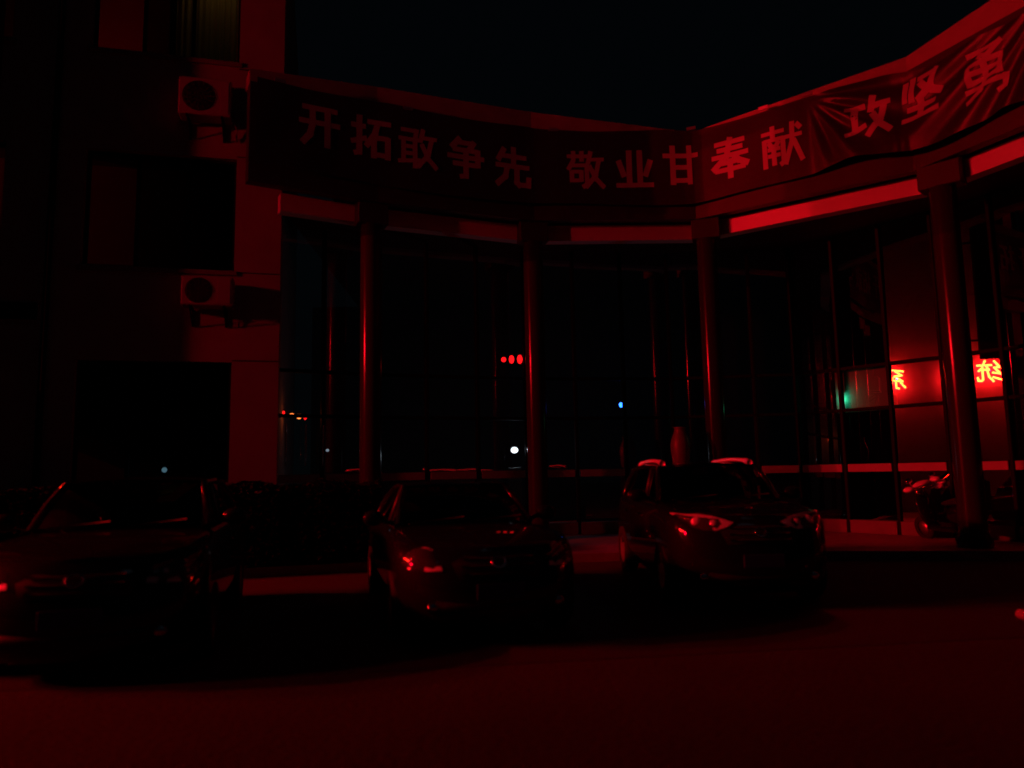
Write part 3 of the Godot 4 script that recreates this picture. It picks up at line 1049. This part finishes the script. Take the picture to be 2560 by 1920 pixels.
	var suv := {"kind": "car", "paint": "paint_dark_grey", "L": 4.45, "W": 0.92, "H": 1.63, "hood": 1.0, "bump": 0.6, "cowl": 1.12, "cowl_z": 1.0, "ws_z": 0.35, "roof_z": -1.5, "rear_z": -2.0, "belt_rear": 1.15, "tail": 1.1, "wt": 0.66, "wheel": 0.35, "rails": true,
		"lamp": [[0.26, 0.95], [0.34, 0.905], [0.45, 0.87], [0.58, 0.865], [0.7, 0.9], [0.8, 0.98], [0.86, 1.05], [0.72, 1.035], [0.6, 1.04], [0.46, 1.02], [0.34, 0.98]], "bulbs": [[0.47, 0.945, 0.055], [0.64, 0.96, 0.07], [0.76, 0.995, 0.045]],
		"grille": [[-0.36, 0.72], [0.36, 0.72], [0.42, 0.86], [0.2, 0.92], [-0.2, 0.92], [-0.42, 0.86]], "grille_y": [0.72, 0.92], "grille_w": 0.33, "emblem_y": 0.84, "plate_y": 0.55}
	make_car("suv", "dark tall car with roof rails parked on the right", w(2.62, 0, 10.4), deg_to_rad(1.5), suv)
	var hatch := {"kind": "car", "paint": "paint_dark_red", "L": 4.3, "W": 0.9, "H": 1.56, "hood": 0.92, "bump": 0.55, "cowl": 1.07, "cowl_z": 1.05, "ws_z": 0.25, "roof_z": -1.45, "rear_z": -1.95, "belt_rear": 1.1, "tail": 1.02, "wt": 0.64, "wheel": 0.32, "rails": false,
		"lamp": [[0.48, 0.74], [0.5, 0.86], [0.62, 0.9], [0.76, 0.9], [0.84, 0.84], [0.83, 0.76], [0.7, 0.72]], "bulbs": [[0.6, 0.81, 0.05], [0.74, 0.81, 0.05]],
		"grille": [[-0.38, 0.66], [0.38, 0.66], [0.42, 0.78], [0.3, 0.84], [-0.3, 0.84], [-0.42, 0.78]], "grille_y": [0.66, 0.84], "grille_w": 0.34, "emblem_y": 0.78, "plate_y": 0.52}
	make_car("hatchback", "dark hatchback at the left edge almost lost in the shadow", w(-3.9, 0, 7.8), deg_to_rad(15), hatch)

	# vase on its stand behind the tall car
	var vs := thing("vase", "pale round-bellied vase seen over the roof of the tall dark car", "vase", w(3.42, 0.15, 15.2))
	st = new_st(true)
	lathe(st, [Vector2(0, 1.45), Vector2(0.13, 1.45), Vector2(0.17, 1.55), Vector2(0.195, 1.78), Vector2(0.2, 1.9), Vector2(0.17, 2.03), Vector2(0.12, 2.15), Vector2(0.11, 2.22), Vector2(0.135, 2.25), Vector2(0.11, 2.25), Vector2(0.09, 2.2)], Vector3.ZERO, Basis.IDENTITY, 32)
	obj("body", st, mats.vase, vs)
	st = new_st()
	box(st, Vector3(0, 1.4, 0), Vector3(0.42, 0.1, 0.42), Basis.IDENTITY, 0.015)
	box(st, Vector3(0, 0.7, 0), Vector3(0.32, 1.3, 0.32), Basis.IDENTITY, 0.015)
	box(st, Vector3(0, 0.025, 0), Vector3(0.44, 0.05, 0.44), Basis.IDENTITY, 0.01)
	obj("stand", st, mats.frame, vs)

	make_added_scooter()
	make_hedge(lb.transform)

	# lamps inside, and red balls standing in for sign reflections
	lamp("white_lamp", "small bright white lamp low behind the glass near the middle column", w(0.03, 2.08, 18.0), Vector3(0.09, 0.075, 0.06), "white_lamp", 0.12, Color(0.85, 0.93, 1.0))
	st = new_st()
	box(st, Vector3(0, 0.75, 0), Vector3(0.32, 1.5, 0.3), Basis.IDENTITY, 0.01)
	var ct := obj("cabinet", st, mats.blind)
	ct.position = w(0.03, 0.16, 18.1)
	tag(ct, "pale narrow cabinet faintly lit below the white lamp", "cabinet")
	lamp("blue_lamp", "tiny bright blue indicator light behind the glass above the tall car", w(2.74, 3.18, 18.6), Vector3(0.055, 0.065, 0.03), "blue_lamp", 0.01, Color(0.1, 0.25, 1.0))
	lamp("green_lamp", "green exit lamp glowing beside the pale blind behind the right glass", w(7.17, 3.0, 16.05), Vector3(0.05, 0.05, 0.03), "green_lamp", 0.09, Color(0.25, 1.0, 0.72))
	var reds := [["sign_reflection", -4.885, 2.9, 15.75, 0.03, 0.04], ["sign_reflection_hot", -4.71, 2.84, 15.75, 0.075, 0.045], ["sign_reflection_hot", -4.55, 2.81, 15.75, 0.055, 0.05], ["sign_reflection", -4.42, 2.79, 15.75, 0.03, 0.05]]  # glowing balls added in place of the sign's reflections in the glass
	var words := ["leftmost tiny red ball standing in for the sign reflection by the corner pier", "brightest wide red ball, second of those standing in for the sign reflection by the corner pier", "third red ball standing in for the sign reflection by the corner pier", "rightmost small red ball standing in for the sign reflection by the corner pier"]
	for i in 4:
		var r = reds[i]
		lamp("sign_reflection", words[i], w(r[1], r[2], r[3]), Vector3(r[4], r[5], 0.03), r[0], 0.004, Color(1, 0.05, 0.02), "red stand-ins for the sign reflection behind the left glass")
	var reds2 := [[-0.19, 0.06, 0.06], [0.0, 0.065, 0.1], [0.2, 0.065, 0.11]]  # second row of balls, also in place of sign reflections
	words = ["faint leftmost red ball standing in for the sign reflection beside the middle column", "middle red oval standing in for the sign reflection beside the middle column", "right red oval standing in for the sign reflection nearest the middle column"]
	for i in 3:
		lamp("sign_reflection", words[i], w(reds2[i][0], 4.27, 17.8), Vector3(reds2[i][1], reds2[i][2], 0.04), "sign_reflection", 0.02, Color(1, 0.03, 0.02), "red stand-ins for the sign reflection beside the middle column")
	lamp("small_white_lamp", "faint white glimmer low behind the left glass", w(-4.05, 2.1, 16.2), Vector3(0.035, 0.03, 0.03), "dim_lamp", 0.002)
	lamp("small_white_lamp", "very faint white glimmer between the left glass and the middle", w(-3.2, 2.05, 17.0), Vector3(0.02, 0.035, 0.03), "dim_lamp", 0.001)
	lamp("pale_blue_lamp", "pale blue point of light inside the lower left window", w(-6.75, 1.72, 14.4), Vector3(0.05, 0.05, 0.04), "pale_blue_lamp", 0.003, Color(0.6, 0.85, 1.0))
	lamp("room_lamp", "dim warm room lamp behind the curtained top left window", lb.transform * Vector3(-1.35, 11.6, -1.1), Vector3(0.12, 0.08, 0.12), "warm_lamp", 0.03, Color(1.0, 0.8, 0.45))

	# block added at the right edge to give a red glint
	st = new_st()
	box(st, Vector3(0, 0.045, 0), Vector3(0.55, 0.09, 0.16), Basis.IDENTITY, 0.03)
	var wsb := obj("glint_block", st, mats.sill_white)
	wsb.position = w(5.27, 0, 7.6)
	tag(wsb, "low pale block added at the right edge to give a red glint", "glint block")

func make_hedge(tr: Transform3D) -> void:
	var t := thing("hedge", "dark clipped hedge along the foot of the plastered building", "hedge", tr * Vector3(0, 0.15, 1.8), tr.basis.get_euler().y)
	var rng := RandomNumberGenerator.new()
	rng.seed = 41
	var leaf := new_st()
	var n := FastNoiseLite.new()
	n.seed = 8
	n.frequency = 0.9
	for i in 26000:
		var x := rng.randf_range(-4.6, 1.75)
		var a := rng.randf_range(-1.45, 1.45)
		var top := 1.22 + 0.12 * n.get_noise_1d(x * 2.0) + 0.05 * n.get_noise_1d(x * 9.0)
		var q := Vector2(sin(a), cos(a))
		var k: float = rng.randf_range(0.86, 1.03) / maxf(absf(q.x), absf(q.y))
		var p := Vector3(x, 0, 0)
		if rng.randf() < 0.62:
			p += Vector3(0, rng.randf_range(0.04, 1.0) * top, (0.5 + 0.05 * n.get_noise_2d(x * 3.0, 4.0)) * rng.randf_range(0.9, 1.05))
		else:
			p += Vector3(0, top * rng.randf_range(0.95, 1.05), rng.randf_range(-0.5, 0.5))
		p.x += 0.02 * k
		var b := Basis.from_euler(Vector3(rng.randf_range(-1.2, 1.2), rng.randf_range(0, TAU), rng.randf_range(-0.8, 0.8)))
		var l := rng.randf_range(0.03, 0.055)
		quad(leaf, p - b.x * l, p + b.z * l * 0.5, p + b.x * l, p - b.z * l * 0.5)
	var o := obj("foliage", leaf, mats.leaf, t)
	o.set_meta("kind", "stuff")
	var st := new_st()
	box(st, Vector3(-1.42, 0.58, 0), Vector3(6.2, 1.1, 0.86), Basis.IDENTITY, 0.12)
	obj("inner_mass", st, mats.leaf, t)

func make_added_scooter() -> void:  # invented two-wheeler that carries the streaks of a sign reflection
	var t := thing("added_scooter", "added two-wheeled shape whose pale pieces stand in for reflected sign streaks", "added_scooter", w(8.0, 0.12, 13.8), deg_to_rad(-80))
	t.basis = t.basis * Basis(Vector3.RIGHT, 0.2)
	var g: Material = mats.paint_black
	for z in [-0.62, 0.62]:
		var st := new_st(true)
		lathe(st, [Vector2(0.13, -0.05), Vector2(0.22, -0.05), Vector2(0.24, 0), Vector2(0.22, 0.05), Vector2(0.13, 0.05)], Vector3(z, 0.24, 0), Basis(Vector3.RIGHT, Vector3(0, 0, 1), Vector3.DOWN), 24)
		var wh := obj("wheel", st, mats.rubber, t)
		st = new_st(true)
		lathe(st, [Vector2(0, -0.03), Vector2(0.13, -0.03), Vector2(0.13, 0.03), Vector2(0, 0.03)], Vector3(z, 0.24, 0), Basis(Vector3.RIGHT, Vector3(0, 0, 1), Vector3.DOWN), 20)
		obj("rim", st, mats.brushed, wh)
	var st := new_st(true)
	ball(st, Vector3(0.42, 0.55, 0), Vector3(0.38, 0.2, 0.16), Basis(Vector3(0, 0, 1), 0.2), 20)
	obj("rear_body", st, g, t)
	st = new_st(true)
	ball(st, Vector3(0.35, 0.77, 0), Vector3(0.36, 0.06, 0.14), Basis(Vector3(0, 0, 1), 0.12), 20)
	obj("seat", st, mats.black_plastic, t)
	st = new_st(true)
	ball(st, Vector3(-0.45, 0.62, 0), Vector3(0.09, 0.36, 0.2), Basis(Vector3(0, 0, 1), 0.25), 20)
	obj("front_shield", st, g, t)
	st = new_st(true)
	tube(st, [Vector3(-0.64, 0.24, 0), Vector3(-0.45, 0.98, 0)], 0.03, 10)
	obj("fork", st, mats.brushed, t)
	st = new_st()
	box(st, Vector3(-0.05, 0.28, 0), Vector3(0.7, 0.09, 0.3), Basis.IDENTITY, 0.03)
	obj("footboard", st, g, t)
	st = new_st(true)
	tube(st, [Vector3(-0.38, 1.02, -0.32), Vector3(-0.45, 1.0, -0.1), Vector3(-0.45, 1.0, 0.1), Vector3(-0.38, 1.02, 0.32)], 0.018, 10)
	obj("handlebar", st, mats.chrome, t)
	st = new_st(true)
	ball(st, Vector3(-0.52, 0.93, 0), Vector3(0.09, 0.08, 0.1), Basis.IDENTITY, 16)
	obj("headlight", st, mats.chrome, t)
	for q in [[0.34, 1.05, 0.075], [0.05, 1.1, 0.15], [-0.26, 1.12, 0.07], [-0.36, 1.04, 0.08], [-0.3, 0.98, 0.06]]:  # pale pieces shaped as the streaks of the sign's distorted reflection
		st = new_st(true)
		ball(st, Vector3(-0.36, q[1], q[0]), Vector3(0.1, 0.05, q[2] * 1.2), Basis(Vector3(1, 0, 0), 0.12), 18)
		obj("streak_piece" if absf(q[0]) > 0.1 else "streak_piece_mid", st, mats.streak_pale, t)
	for s in [-1, 1]:
		st = new_st(true)
		ball(st, Vector3(-0.4, 1.2, s * 0.26), Vector3(0.02, 0.05, 0.08), Basis.IDENTITY, 14)
		tube(st, [Vector3(-0.4, 1.02, s * 0.2), Vector3(-0.4, 1.18, s * 0.26)], 0.008, 6)
		obj("mirror", st, mats.chrome, t)
